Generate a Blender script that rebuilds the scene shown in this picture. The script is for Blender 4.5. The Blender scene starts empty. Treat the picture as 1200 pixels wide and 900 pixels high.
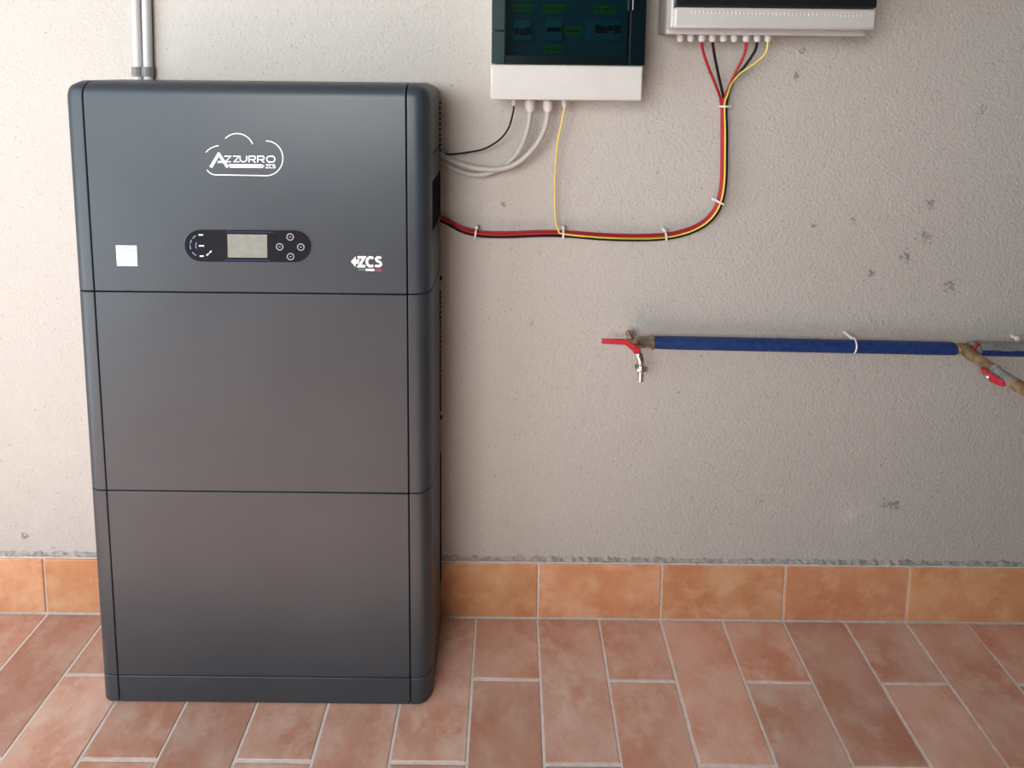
import bpy, bmesh, math, random
from mathutils import Vector, Matrix, Euler
random.seed(7)
scene = bpy.context.scene
C = scene.collection

# ------------------------------------------------------------------ camera
CAM = Vector((0.07724, -1.27944, 1.38138))
CEUL = Euler((1.477637, -0.01043, 0.000855), 'XYZ')
FPX, PU, PV = 649.89, 600.0, 143.07          # focal length and principal point, 1200x900 frame
cam_d = bpy.data.cameras.new('camera')
cam_d.sensor_width = 36.0
cam_d.lens = FPX / 1200.0 * 36.0
cam_d.shift_y = -(450.0 - PV) / 1200.0
cam_d.shift_x = (600.0 - PU) / 1200.0
cam_d.clip_start = 0.02
cam = bpy.data.objects.new('camera', cam_d)
C.objects.link(cam)
cam.location = CAM
cam.rotation_euler = CEUL
scene.camera = cam

# ------------------------------------------------------------------ world, daylight, exposure
world = bpy.data.worlds.new('world')
scene.world = world
world.use_nodes = True
wb = world.node_tree.nodes['Background']
wb.inputs[0].default_value = (0.62, 0.78, 1.0, 1)
wb.inputs[1].default_value = 1.0


def area(name, loc, rot, sx, sy, power, col):
    l = bpy.data.lights.new(name, 'AREA')
    l.shape = 'RECTANGLE'
    l.size, l.size_y, l.energy, l.color = sx, sy, power, col
    o = bpy.data.objects.new(name, l)
    C.objects.link(o)
    o.location, o.rotation_euler = loc, rot
    return o


# sun falling through the open garage doorway in the left wall onto the floor in front of the unit
sun_d = bpy.data.lights.new('sun', 'SUN')
sun_d.energy, sun_d.angle, sun_d.color = 19.5, math.radians(0.6), (0.92, 0.96, 1.0)
sun = bpy.data.objects.new('sun', sun_d)
C.objects.link(sun)
sun.location = (-6, -2, 6)
sun.rotation_euler = Vector((1.0, 0.03, -1.05)).to_track_quat('-Z', 'Y').to_euler()
# skylight entering by the same doorway
area('doorway_daylight', (-2.02, -1.40, 1.15), (math.radians(90), 0, math.radians(-90)), 1.76, 2.26, 37, (0.80, 0.92, 1.0))
# frontal daylight from an added, unseen window in the front wall behind the camera
area('added_front_daylight', (-0.98, -2.76, 1.80), (math.radians(90), 0, 0), 1.56, 1.06, 76, (1.0, 0.98, 0.95))

vs = scene.view_settings
vs.view_transform = 'Standard'
vs.look = 'None'
vs.gamma = 1.0
vs.use_curve_mapping = False
vs.exposure = 0.0

# ------------------------------------------------------------------ helpers
RM = CEUL.to_matrix()


def W(u, v, y):
    """photo pixel -> point on the plane at depth y"""
    d = RM @ Vector(((u - PU) / FPX, -(v - PV) / FPX, -1.0))
    t = (y - CAM.y) / d.y
    return CAM + d * t


def srgb(r, g, b):
    f = lambda c: (c / 255 / 12.92) if c <= 10 else ((c / 255 + 0.055) / 1.055) ** 2.4
    return (f(r), f(g), f(b), 1)


def mat(name, col, rough=0.5, metal=0.0, spec=0.5):
    m = bpy.data.materials.new(name)
    m.use_nodes = True
    b = m.node_tree.nodes['Principled BSDF']
    b.inputs['Base Color'].default_value = col
    b.inputs['Roughness'].default_value = rough
    b.inputs['Metallic'].default_value = metal
    b.inputs['Specular IOR Level'].default_value = spec
    return m


class NT:
    """tiny node-building helper"""
    def __init__(self, m):
        self.t = m.node_tree
        self.b = self.t.nodes['Principled BSDF']

    def n(self, kind, **kw):
        x = self.t.nodes.new(kind)
        for k, v in kw.items():
            if k in x.inputs.keys():
                x.inputs[k].default_value = v
            else:
                setattr(x, k, v)
        return x

    def l(self, a, b):
        self.t.links.new(a, b)

    def noise(self, vec, scale, detail=3, rough=0.5):
        x = self.n('ShaderNodeTexNoise', Scale=scale, Detail=detail, Roughness=rough)
        if vec is not None:
            self.l(vec, x.inputs['Vector'])
        return x.outputs['Fac']

    def ramp(self, fac, stops):
        x = self.n('ShaderNodeValToRGB')
        e = x.color_ramp.elements
        while len(e) < len(stops):
            e.new(0.5)
        for i, (p, c) in enumerate(stops):
            e[i].position = p
            e[i].color = c
        self.l(fac, x.inputs[0])
        return x.outputs[0]

    def mix(self, fac, a, b, mode='MIX'):
        x = self.n('ShaderNodeMix', data_type='RGBA', blend_type=mode)
        for s, val in ((0, fac), (6, a), (7, b)):
            if hasattr(val, 'is_output'):
                self.l(val, x.inputs[s])
            else:
                x.inputs[s].default_value = val
        return x.outputs[2]

    def math(self, op, a, b=0.0, c=0.0):
        x = self.n('ShaderNodeMath', operation=op)
        for s, val in enumerate((a, b, c)):
            if hasattr(val, 'is_output'):
                self.l(val, x.inputs[s])
            else:
                x.inputs[s].default_value = val
        return x.outputs[0]

    def bump(self, h, dist, strength=1.0, prev=None):
        x = self.n('ShaderNodeBump', Strength=strength, Distance=dist)
        self.l(h, x.inputs['Height'])
        if prev is not None:
            self.l(prev, x.inputs['Normal'])
        return x.outputs[0]


G = lambda v: (v, v, v, 1)


def tag(o, label=None, cat=None, group=None, kind=None):
    if label: o['label'] = label
    if cat: o['category'] = cat
    if group: o['group'] = group
    if kind: o['kind'] = kind
    return o


def origin_of(o):
    v = Vector((0, 0, 0))
    while o is not None:
        v += o.location
        o = o.parent
    return v


def link(o, parent=None):
    C.objects.link(o)
    if parent is not None:
        o.parent = parent
    return o


def empty(name, loc, label=None, cat=None, group=None):
    o = bpy.data.objects.new(name, None)
    o.empty_display_size = 0.05
    o.location = loc
    link(o)
    return tag(o, label, cat, group)


def obj(name, bm, m, parent=None, loc=None, smooth=None, bevel=0.0, segs=2, fixn=True):
    """bm in world coordinates -> one mesh object with its origin at loc"""
    base = origin_of(parent) if parent is not None else Vector((0, 0, 0))
    if loc is None:
        if parent is None:
            xs = [v.co for v in bm.verts]
            lo = Vector([min(c[i] for c in xs) for i in range(3)])
            hi = Vector([max(c[i] for c in xs) for i in range(3)])
            loc = Vector(((lo.x + hi.x) / 2, (lo.y + hi.y) / 2, lo.z))
        else:
            loc = base
    loc = Vector(loc)
    bmesh.ops.translate(bm, verts=bm.verts, vec=-loc)
    if fixn:
        bmesh.ops.recalc_face_normals(bm, faces=bm.faces)
    me = bpy.data.meshes.new(name)
    bm.to_mesh(me)
    bm.free()
    for mm in (m if isinstance(m, (list, tuple)) else [m]):
        me.materials.append(mm)
    o = bpy.data.objects.new(name, me)
    link(o, parent)
    o.location = loc - base
    if bevel:
        md = o.modifiers.new('bevel', 'BEVEL')
        md.width, md.segments, md.limit_method, md.angle_limit = bevel, segs, 'ANGLE', math.radians(40)
    if smooth is not None:
        for p in me.polygons:
            p.use_smooth = True
        me.set_sharp_from_angle(angle=math.radians(smooth))
    return o


def B():
    return bmesh.new()


def box(bm, x0, x1, y0, y1, z0, z1):
    v = [bm.verts.new((x, y, z)) for x in (x0, x1) for y in (y0, y1) for z in (z0, z1)]
    fs = [(0, 1, 3, 2), (4, 6, 7, 5), (0, 4, 5, 1), (2, 3, 7, 6), (0, 2, 6, 4), (1, 5, 7, 3)]
    return [bm.faces.new([v[i] for i in f]) for f in fs]


def prism(bm, poly, y0, y1):
    """poly: list of (x,z), extruded from y0 to y1"""
    a = [bm.verts.new((x, y0, z)) for x, z in poly]
    b = [bm.verts.new((x, y1, z)) for x, z in poly]
    bm.faces.new(a)
    bm.faces.new(b[::-1])
    n = len(poly)
    for i in range(n):
        j = (i + 1) % n
        bm.faces.new((a[i], b[i], b[j], a[j]))


def catmull(pts, per=8):
    pts = [Vector(p) for p in pts]
    if len(pts) < 3:
        return pts
    q = [pts[0] * 2 - pts[1]] + pts + [pts[-1] * 2 - pts[-2]]
    out = []
    for i in range(1, len(q) - 2):
        p0, p1, p2, p3 = q[i - 1:i + 3]
        for k in range(per):
            t = k / per
            out.append(0.5 * (2 * p1 + (p2 - p0) * t + (2 * p0 - 5 * p1 + 4 * p2 - p3) * t * t + (3 * p1 - p0 - 3 * p2 + p3) * t ** 3))
    out.append(pts[-1])
    return out


def tube(bm, pts, r, seg=10, stripe=None):
    """tube along a polyline, r a number or a list"""
    n = len(pts)
    rr = r if isinstance(r, (list, tuple)) else [r] * n
    T = []
    for i in range(n):
        d = (pts[min(i + 1, n - 1)] - pts[max(i - 1, 0)])
        T.append(d.normalized())
    up = Vector((0, 0, 1)) if abs(T[0].z) < 0.9 else Vector((0, 1, 0))
    nrm = (up - T[0] * up.dot(T[0])).normalized()
    rings = []
    for i in range(n):
        nrm = (nrm - T[i] * nrm.dot(T[i])).normalized()
        bi = T[i].cross(nrm)
        rings.append([bm.verts.new(pts[i] + (nrm * math.cos(a) + bi * math.sin(a)) * rr[i]) for a in [2 * math.pi * k / seg for k in range(seg)]])
    for i in range(n - 1):
        for k in range(seg):
            f = bm.faces.new((rings[i][k], rings[i][(k + 1) % seg], rings[i + 1][(k + 1) % seg], rings[i + 1][k]))
            if stripe and (k + i // stripe) % seg < seg * 0.2:
                f.material_index = 1
    bm.faces.new(rings[0][::-1])
    bm.faces.new(rings[-1])


def lathe(bm, p0, axis, prof, seg=20):
    """prof: list of (distance along axis, radius)"""
    p0, axis = Vector(p0), Vector(axis).normalized()
    tube_pts = [p0 + axis * d for d, r in prof]
    up = Vector((0, 0, 1)) if abs(axis.z) < 0.9 else Vector((0, 1, 0))
    n1 = (up - axis * up.dot(axis)).normalized()
    n2 = axis.cross(n1)
    rings = []
    for (d, r), c in zip(prof, tube_pts):
        rings.append([bm.verts.new(c + (n1 * math.cos(a) + n2 * math.sin(a)) * max(r, 1e-5)) for a in [2 * math.pi * k / seg for k in range(seg)]])
    for i in range(len(rings) - 1):
        for k in range(seg):
            bm.faces.new((rings[i][k], rings[i][(k + 1) % seg], rings[i + 1][(k + 1) % seg], rings[i + 1][k]))
    bm.faces.new(rings[0][::-1])
    bm.faces.new(rings[-1])


def stroke(bm, pts, w, y0, y1, closed=False):
    """flat ribbon of width w along (x,z) points, thickness y0..y1"""
    P = [Vector(p) for p in pts]
    n = len(P)
    L, R_ = [], []
    for i in range(n):
        a = P[(i - 1) % n] if (closed or i > 0) else None
        b = P[(i + 1) % n] if (closed or i < n - 1) else None
        d1 = (P[i] - a).normalized() if a is not None else None
        d2 = (b - P[i]).normalized() if b is not None else None
        d1 = d1 or d2
        d2 = d2 or d1
        t = d1 + d2
        t = t.normalized() if t.length > 1e-6 else d1
        nn = Vector((-t.y, t.x))
        c = max(0.5, abs(nn.dot(Vector((-d1.y, d1.x)))))
        L.append(P[i] + nn * (w / 2 / c))
        R_.append(P[i] - nn * (w / 2 / c))
    rows = []
    for y in (y0, y1):
        rows.append(([bm.verts.new((p.x, y, p.y)) for p in L], [bm.verts.new((p.x, y, p.y)) for p in R_]))
    m = n if closed else n - 1
    for i in range(m):
        j = (i + 1) % n
        (a0, b0), (a1, b1) = rows
        bm.faces.new((a0[i], a0[j], b0[j], b0[i]))
        bm.faces.new((a1[i], b1[i], b1[j], a1[j]))
        bm.faces.new((a0[i], a1[i], a1[j], a0[j]))
        bm.faces.new((b0[i], b0[j], b1[j], b1[i]))
    if not closed:
        for i in (0, n - 1):
            bm.faces.new((rows[0][0][i], rows[0][1][i], rows[1][1][i], rows[1][0][i]))


def disc(bm, c, r0, r1, y0, y1, seg=24, squash=1.0):
    """annulus (r0>0) or disc facing the viewer, centre c=(x,z)"""
    ang = [2 * math.pi * k / seg for k in range(seg)]
    if r0 <= 0:
        prism(bm, [(c[0] + r1 * math.cos(a), c[1] + r1 * squash * math.sin(a)) for a in ang], y0, y1)
        return
    stroke(bm, [(c[0] + (r0 + r1) / 2 * math.cos(a), c[1] + (r0 + r1) / 2 * math.sin(a)) for a in ang], r1 - r0, y0, y1, True)


# ------------------------------------------------------------------ materials
def plaster():
    m = mat('grey_roughcast_plaster', (0.5, 0.47, 0.43, 1), 0.92, spec=0.2)
    t = NT(m)
    geo = t.n('ShaderNodeNewGeometry').outputs['Position']
    big = t.noise(geo, 2.3, 4, 0.6)
    mid = t.noise(geo, 22, 4, 0.6)
    fine = t.noise(geo, 230, 3, 0.6)
    col = t.mix(big, (0.465, 0.437, 0.405, 1), (0.525, 0.497, 0.465, 1))
    col = t.mix(t.ramp(mid, [(0.35, G(0)), (0.7, G(1))]), col, (0.485, 0.457, 0.423, 1))
    # pits in the roughcast: small dark specks
    sp = t.noise(geo, 170, 2, 0.5)
    spk = t.ramp(sp, [(0.27, G(1)), (0.33, G(0))])
    col = t.mix(t.math('MULTIPLY', spk, 0.55), col, (0.20, 0.19, 0.175, 1))
    # knocks and chips with a place of their own on the wall
    chips = None
    for (u, v, r) in [(1085, 278, 15), (1114, 336, 14), (1000, 257, 9), (1046, 591, 17), (942, 58, 8), (935, 88, 9), (1152, 128, 8), (640, 25, 4),
                      (1064, 300, 13), (1090, 240, 11), (955, 265, 8), (890, 588, 8), (622, 379, 5), (1033, 545, 5), (796, 459, 3), (530, 101, 3),
                      (30, 628, 9), (62, 642, 6), (590, 240, 5), (1022, 320, 8)]:
        c = W(u, v, 0.01)
        d = t.n('ShaderNodeVectorMath', operation='DISTANCE')
        t.l(geo, d.inputs[0])
        d.inputs[1].default_value = c
        k = t.math('SUBTRACT', 1.0, t.math('DIVIDE', d.outputs['Value'], r / 505.0))
        k = t.math('MAXIMUM', k, 0.0)
        chips = k if chips is None else t.math('MAXIMUM', chips, k)
    cn = t.noise(geo, 150, 4, 0.65)
    chipf = t.math('MULTIPLY', t.ramp(t.math('ADD', t.math('MULTIPLY', chips, 0.24), cn), [(0.66, G(0)), (0.74, G(1))]), t.math('GREATER_THAN', chips, 0.001))
    col = t.mix(t.math('MULTIPLY', chipf, 0.62), col, (0.15, 0.14, 0.13, 1))
    # pale filler smear low on the right
    c = W(1000, 605, 0.01)
    d = t.n('ShaderNodeVectorMath', operation='DISTANCE')
    t.l(geo, d.inputs[0])
    d.inputs[1].default_value = c
    sm = t.math('MAXIMUM', t.math('SUBTRACT', 1.0, t.math('DIVIDE', d.outputs['Value'], 0.09)), 0.0)
    col = t.mix(t.math('MULTIPLY', t.math('MULTIPLY', sm, t.ramp(mid, [(0.42, G(0)), (0.62, G(1))])), 0.5), col, (0.66, 0.64, 0.62, 1))
    t.l(col, t.b.inputs['Base Color'])
    vor = t.n('ShaderNodeTexVoronoi', Scale=120.0)
    t.l(geo, vor.inputs['Vector'])
    h = t.math('ADD', t.math('MULTIPLY', fine, 0.8), t.math('MULTIPLY', t.noise(geo, 130, 3, 0.55), 0.9))
    h = t.math('ADD', h, t.math('MULTIPLY', vor.outputs['Distance'], 0.35))
    h = t.math('SUBTRACT', h, t.math('MULTIPLY', chipf, 0.5))
    t.l(t.bump(h, 0.0024, 0.8), t.b.inputs['Normal'])
    return m


def cotto(name, c_mid, c_red, c_pale, rough):
    m = mat(name, c_mid, rough, spec=0.5)
    t = NT(m)
    tc = t.n('ShaderNodeTexCoord').outputs['Object']
    inf = t.n('ShaderNodeObjectInfo')
    off = t.n('ShaderNodeVectorMath', operation='ADD')
    cmb = t.n('ShaderNodeCombineXYZ')
    for i in range(3):
        t.l(t.math('MULTIPLY', inf.outputs['Random'], (37.0, 61.0, 83.0)[i]), cmb.inputs[i])
    t.l(tc, off.inputs[0])
    t.l(cmb.outputs[0], off.inputs[1])
    v = off.outputs[0]
    n1 = t.noise(v, 7, 4, 0.6)
    n2 = t.noise(v, 18, 5, 0.65)
    n3 = t.noise(v, 120, 3, 0.6)
    col = t.mix(t.ramp(n1, [(0.36, G(0)), (0.62, G(1))]), c_red, c_mid)
    col = t.mix(t.math('MULTIPLY', t.ramp(n2, [(0.48, G(0)), (0.72, G(1))]), 0.75), col, c_pale)
    col = t.mix(t.math('MULTIPLY', t.ramp(n3, [(0.5, G(0)), (0.8, G(1))]), 0.25), col, c_pale)
    # each tile fired to its own tone
    col = t.mix(1.0, col, inf.outputs['Color'], 'MULTIPLY')
    t.l(col, t.b.inputs['Base Color'])
    t.l(t.ramp(n2, [(0.3, G(rough - 0.06)), (0.7, G(rough + 0.14))]), t.b.inputs['Roughness'])
    t.l(t.bump(t.math('ADD', n2, t.math('MULTIPLY', n3, 0.25)), 0.0012, 0.5), t.b.inputs['Normal'])
    return m


def noisy(name, c1, c2, scale, rough, bump=0.0, metal=0.0, spec=0.5, detail=3):
    m = mat(name, c1, rough, metal, spec)
    t = NT(m)
    geo = t.n('ShaderNodeNewGeometry').outputs['Position']
    n = t.noise(geo, scale, detail, 0.6)
    t.l(t.mix(t.ramp(n, [(0.35, G(0)), (0.68, G(1))]), c1, c2), t.b.inputs['Base Color'])
    if bump:
        t.l(t.bump(n, bump, 0.6), t.b.inputs['Normal'])
    return m


M = {}
M['plaster'] = plaster()
M['tile'] = cotto('terracotta_floor_tile', (0.62, 0.38, 0.295, 1), (0.52, 0.235, 0.15, 1), (0.69, 0.50, 0.41, 1), 0.36)
M['skirt'] = cotto('terracotta_skirting_tile', (0.68, 0.355, 0.19, 1), (0.58, 0.235, 0.11, 1), (0.74, 0.46, 0.28, 1), 0.45)
M['grout'] = noisy('pale_grout', (0.62, 0.58, 0.54, 1), (0.74, 0.71, 0.67, 1), 60, 0.95, 0.002, spec=0.2)
M['mortar'] = noisy('grey_mortar', (0.25, 0.235, 0.215, 1), (0.47, 0.44, 0.41, 1), 90, 0.95, 0.006, spec=0.2)
M['paint'] = noisy('white_window_paint', (0.72, 0.70, 0.67, 1), (0.78, 0.76, 0.73, 1), 3, 0.6)
M['concrete'] = noisy('raw_concrete', (0.20, 0.195, 0.185, 1), (0.27, 0.26, 0.25, 1), 5, 0.95, 0.002)
M['ground'] = noisy('driveway_concrete', (0.45, 0.44, 0.42, 1), (0.55, 0.54, 0.51, 1), 4, 0.95)
M['cab'] = noisy('anthracite_satin_paint', (0.0235, 0.0325, 0.042, 1), (0.0275, 0.0375, 0.047, 1), 6, 0.42, spec=0.5)
M['cab_core'] = mat('black_gap', (0.006, 0.006, 0.007, 1), 0.9, spec=0.05)
M['cab_back'] = noisy('grey_rear_housing', (0.075, 0.074, 0.07, 1), (0.085, 0.084, 0.08, 1), 20, 0.5)
M['black_gloss'] = mat('black_glass', (0.008, 0.009, 0.013, 1), 0.06)
M['navy'] = mat('navy_print', (0.018, 0.028, 0.075, 1), 0.2)
M['lcd'] = noisy('lcd_grey_green', (0.21, 0.225, 0.195, 1), (0.25, 0.265, 0.23, 1), 90, 0.12)
M['print'] = mat('white_print', (0.82, 0.82, 0.82, 1), 0.5)
M['print_dim'] = mat('grey_print', (0.30, 0.31, 0.33, 1), 0.5)
M['print_lav'] = mat('lavender_print', (0.16, 0.17, 0.30, 1), 0.4)
M['green_print'] = mat('green_print', (0.05, 0.16, 0.085, 1), 0.5)
M['red_print'] = mat('red_print', (0.22, 0.045, 0.05, 1), 0.5)
M['sticker'] = mat('white_sticker', (0.86, 0.86, 0.88, 1), 0.45)
M['pvc'] = mat('white_pvc', (0.52, 0.51, 0.50, 1), 0.4)
M['clip'] = mat('grey_clip', (0.19, 0.187, 0.182, 1), 0.5)
M['abs'] = noisy('white_abs', (0.55, 0.54, 0.515, 1), (0.58, 0.57, 0.545, 1), 8, 0.2)
M['abs_grey'] = noisy('light_grey_abs', (0.48, 0.47, 0.45, 1), (0.52, 0.51, 0.49, 1), 8, 0.35)
M['abs_rear'] = mat('grey_rear_shell', (0.42, 0.41, 0.39, 1), 0.5)
M['gland'] = noisy('grey_nylon', (0.50, 0.485, 0.47, 1), (0.60, 0.58, 0.565, 1), 200, 0.4)
M['cable_red'] = mat('red_cable', (0.36, 0.012, 0.016, 1), 0.42, spec=0.35)
M['cable_black'] = mat('black_cable', (0.006, 0.006, 0.006, 1), 0.5, spec=0.2)
M['cable_grey'] = mat('grey_cable', (0.42, 0.40, 0.38, 1), 0.45)
M['wire_y'] = mat('yellow_wire', (0.80, 0.58, 0.11, 1), 0.4)
M['wire_g'] = mat('green_stripe', (0.24, 0.36, 0.03, 1), 0.4)
M['tie'] = mat('white_nylon', (0.72, 0.69, 0.67, 1), 0.4)
M['blue'] = noisy('blue_insulation', (0.003, 0.024, 0.125, 1), (0.016, 0.050, 0.19, 1), 75, 0.5, 0.001)
M['brass'] = noisy('aged_brass', (0.20, 0.135, 0.065, 1), (0.38, 0.28, 0.15, 1), 60, 0.45, 0.001, metal=0.55)
M['nickel'] = noisy('dull_nickel', (0.30, 0.255, 0.185, 1), (0.50, 0.44, 0.34, 1), 60, 0.34, 0.0, metal=0.85)
M['chrome'] = mat('chrome', (0.80, 0.79, 0.77, 1), 0.22, 1.0)
M['red_lever'] = noisy('red_lever_paint', (0.42, 0.012, 0.026, 1), (0.50, 0.026, 0.04, 1), 90, 0.4)
M['wrap'] = noisy('grey_wrap', (0.17, 0.172, 0.168, 1), (0.30, 0.30, 0.285, 1), 70, 0.45, 0.001)
M['copper'] = noisy('tan_pipe', (0.21, 0.125, 0.06, 1), (0.40, 0.29, 0.165, 1), 50, 0.4, 0.001, metal=0.3)
M['smoke'] = mat('black_smoked_door', (0.010, 0.011, 0.013, 1), 0.10)
M['breaker'] = mat('breaker_grey', (0.66, 0.67, 0.66, 1), 0.5)
M['breaker_dark'] = mat('breaker_toggle', (0.02, 0.02, 0.025, 1), 0.5)
M['label_y'] = mat('yellow_label', (0.70, 0.95, 0.05, 1), 0.6)
M['inner'] = mat('inner_panel', (0.40, 0.43, 0.43, 1), 0.6)


def teal(name, col, gloss_r):
    m = bpy.data.materials.new(name)
    m.use_nodes = True
    t = m.node_tree
    t.nodes.clear()
    out = t.nodes.new('ShaderNodeOutputMaterial')
    tr = t.nodes.new('ShaderNodeBsdfTransparent')
    tr.inputs[0].default_value = col
    gl = t.nodes.new('ShaderNodeBsdfGlossy')
    gl.inputs['Roughness'].default_value = gloss_r
    fr = t.nodes.new('ShaderNodeFresnel')
    fr.inputs[0].default_value = 1.45
    mx = t.nodes.new('ShaderNodeMixShader')
    t.links.new(fr.outputs[0], mx.inputs[0])
    t.links.new(tr.outputs[0], mx.inputs[1])
    t.links.new(gl.outputs[0], mx.inputs[2])
    t.links.new(mx.outputs[0], out.inputs[0])
    return m


M['teal'] = teal('teal_transparent_plastic', (0.08, 0.42, 0.46, 1), 0.08)
M['teal_solid'] = mat('teal_tinted_frame', (0.001, 0.0060, 0.0078, 1), 0.3, spec=0.12)
M['teal_hinge_lit'] = mat('teal_hinge_strip_lit', (0.004, 0.020, 0.024, 1), 0.3, spec=0.2)  # lighter than the frame: a bright reflection put into the hinge colour

# ------------------------------------------------------------------ the setting
P = 0.155                                   # floor tile column pitch
X0, X1, Y0, Y1, ZC = -1.9, 3.1, -2.35, 0.01, 2.7


def struct(name, bm, m, loc=None):
    o = obj(name, bm, m, loc=loc)
    o['kind'] = 'structure'
    return o


bm = B(); box(bm, X0, X1, Y0, Y1 + 0.2, -0.12, -0.0018)
floor = struct('floor', bm, M['grout'], (0, 0, 0))
bm = B(); box(bm, X0, X1, Y1, Y1 + 0.2, 0, ZC)
wall_back = struct('wall_back', bm, M['plaster'], (0, 0, 0))
bm = B(); box(bm, X1, X1 + 0.2, Y0 - 0.2, Y1 + 0.2, 0, ZC)
struct('wall_right', bm, M['concrete'], (X1, 0, 0))
bm = B()                                    # left wall with the open garage doorway
box(bm, X0 - 0.2, X0, -0.50, Y1 + 0.2, 0, ZC)
box(bm, X0 - 0.2, X0, -2.30, -0.50, 2.3, ZC)
box(bm, X0 - 0.2, X0, Y0 - 0.2, -2.30, 0, ZC)
struct('wall_left', bm, M['concrete'], (X0, 0, 0))
WX0, WX1, WZ0, WZ1 = -1.78, -0.18, 1.25, 2.36
bm = B()                                    # unseen front wall with the added window, deep reveal trimming light to the right
box(bm, WX1, X1, Y0 - 0.38, Y0, 0, ZC)
box(bm, X0, WX0, Y0 - 0.38, Y0, 0, ZC)
box(bm, WX0, WX1, Y0 - 0.38, Y0, WZ1, ZC)
box(bm, WX0, WX1, Y0 - 0.38, Y0, 0, WZ0)
struct('wall_front', bm, M['concrete'], (0, Y0, 0))
bm = B()                                    # lining of the added window
for b_ in ((WX0, WX0 + .02, WZ0, WZ1), (WX1 - .02, WX1, WZ0, WZ1), (WX0, WX1, WZ0, WZ0 + .02), (WX0, WX1, WZ1 - .02, WZ1)):
    box(bm, b_[0], b_[1], Y0 - .09, Y0 + .01, b_[2], b_[3])
struct('added_window_1', bm, M['paint'], ((WX0 + WX1) / 2, Y0, WZ0))
bm = B(); box(bm, X0 - 0.2, X1 + 0.2, Y0 - 0.2, Y1 + 0.2, ZC, ZC + 0.15)
struct('ceiling', bm, M['concrete'], (0, 0, ZC))
bm = B(); box(bm, -14, X0, -12, 8, -0.12, -0.004)
struct('driveway', bm, M['ground'], (-6, -3, 0))

# floor tiles: one mesh per length, every tile an object
JT = 0.0054


def tile_mesh(name, w, l, h, m, ch=0.0016):
    bm = B()
    a = [(-w / 2, -l / 2), (w / 2, -l / 2), (w / 2, l / 2), (-w / 2, l / 2)]
    bot = [bm.verts.new((x, y, -h)) for x, y in a]
    mid = [bm.verts.new((x, y, -ch * 0.8)) for x, y in a]
    top = [bm.verts.new((x - math.copysign(ch, x), y - math.copysign(ch, y), 0)) for x, y in a]
    for p, q in ((bot, mid), (mid, top)):
        for i in range(4):
            j = (i + 1) % 4
            bm.faces.new((p[i], p[j], q[j], q[i]))
    bm.faces.new(top)
    bmesh.ops.recalc_face_normals(bm, faces=bm.faces)
    me = bpy.data.meshes.new(name)
    bm.to_mesh(me)
    bm.free()
    me.materials.append(m)
    return me


A1, RP = 0.1401, 0.308
tw = P - JT
tm_full = tile_mesh('floor_tile', tw, RP - JT, 0.0028, M['tile'])
tm_half = tile_mesh('floor_tile_half', tw, A1 - JT / 2, 0.0028, M['tile'])
tm_first = tile_mesh('floor_tile_first', tw, 0.2941 - JT / 2, 0.0028, M['tile'])
tone = {-8: .95, -7: (1.0, .93, .92), -5: (1.02, 1.0, 1.0)}
rest = B()
count = 0
for i in range(-20, 16):
    xc = (i + 0.5) * P
    if xc - tw / 2 < X0 or xc + tw / 2 > X1:
        continue
    y = 0.0
    k = 0
    while y > Y0 + 0.02:
        if k == 0:
            ln = 0.2941 if i % 2 else A1
            me = tm_first if i % 2 else tm_half
            yc = y - (ln - JT / 2) / 2
        else:
            ln = RP
            me = tm_full
            yc = y - JT / 2 - (ln - JT) / 2
        if yc - ln / 2 < Y0:
            break
        if -14 <= i <= 13 and k < 5:
            o = bpy.data.objects.new('floor_tile', me)
            link(o, floor)
            o.location = (xc + random.uniform(-.0006, .0006), yc, random.uniform(-.0004, .0002))
            o.rotation_euler = (random.uniform(-.0015, .0015), random.uniform(-.002, .002), random.uniform(-.0025, .0025))
            s = random.uniform(0.80, 1.12)
            g = random.uniform(-0.05, 0.06)
            o.color = (s, s * (1 + g), s * (1 + g * 1.5), 1)
            count += 1
        else:
            l2 = ln - JT
            box(rest, xc - tw / 2, xc + tw / 2, yc - l2 / 2, yc + l2 / 2, -0.0028, 0)
        y -= ln
        k += 1
o = obj('far_floor_tiles', rest, M['tile'], floor)
o['kind'] = 'stuff'

# skirting: a mortar backing with a tile every two floor columns, ragged mortar bead above
bm = B(); box(bm, X0, X1, 0.0035, Y1, -0.001, 0.1525)
base = struct('baseboard_back', bm, M['grout'], (0, 0, 0))
sk_h = 0.1465


def upright_tile(name, w, h, th, m, ch=0.0018):
    bm = B()
    a = [(-w / 2, 0), (w / 2, 0), (w / 2, h), (-w / 2, h)]
    bk = [bm.verts.new((x, th, z)) for x, z in a]
    md = [bm.verts.new((x, ch * 0.8, z)) for x, z in a]
    fr = [bm.verts.new((x - math.copysign(ch, x), 0, z + (ch if z == 0 else -ch))) for x, z in a]
    for p, q in ((bk, md), (md, fr)):
        for i in range(4):
            j = (i + 1) % 4
            bm.faces.new((p[i], p[j], q[j], q[i]))
    bm.faces.new(fr)
    bm.faces.new(bk)
    bmesh.ops.recalc_face_normals(bm, faces=bm.faces)
    me = bpy.data.meshes.new(name)
    bm.to_mesh(me)
    bm.free()
    me.materials.append(m)
    return me


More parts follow.
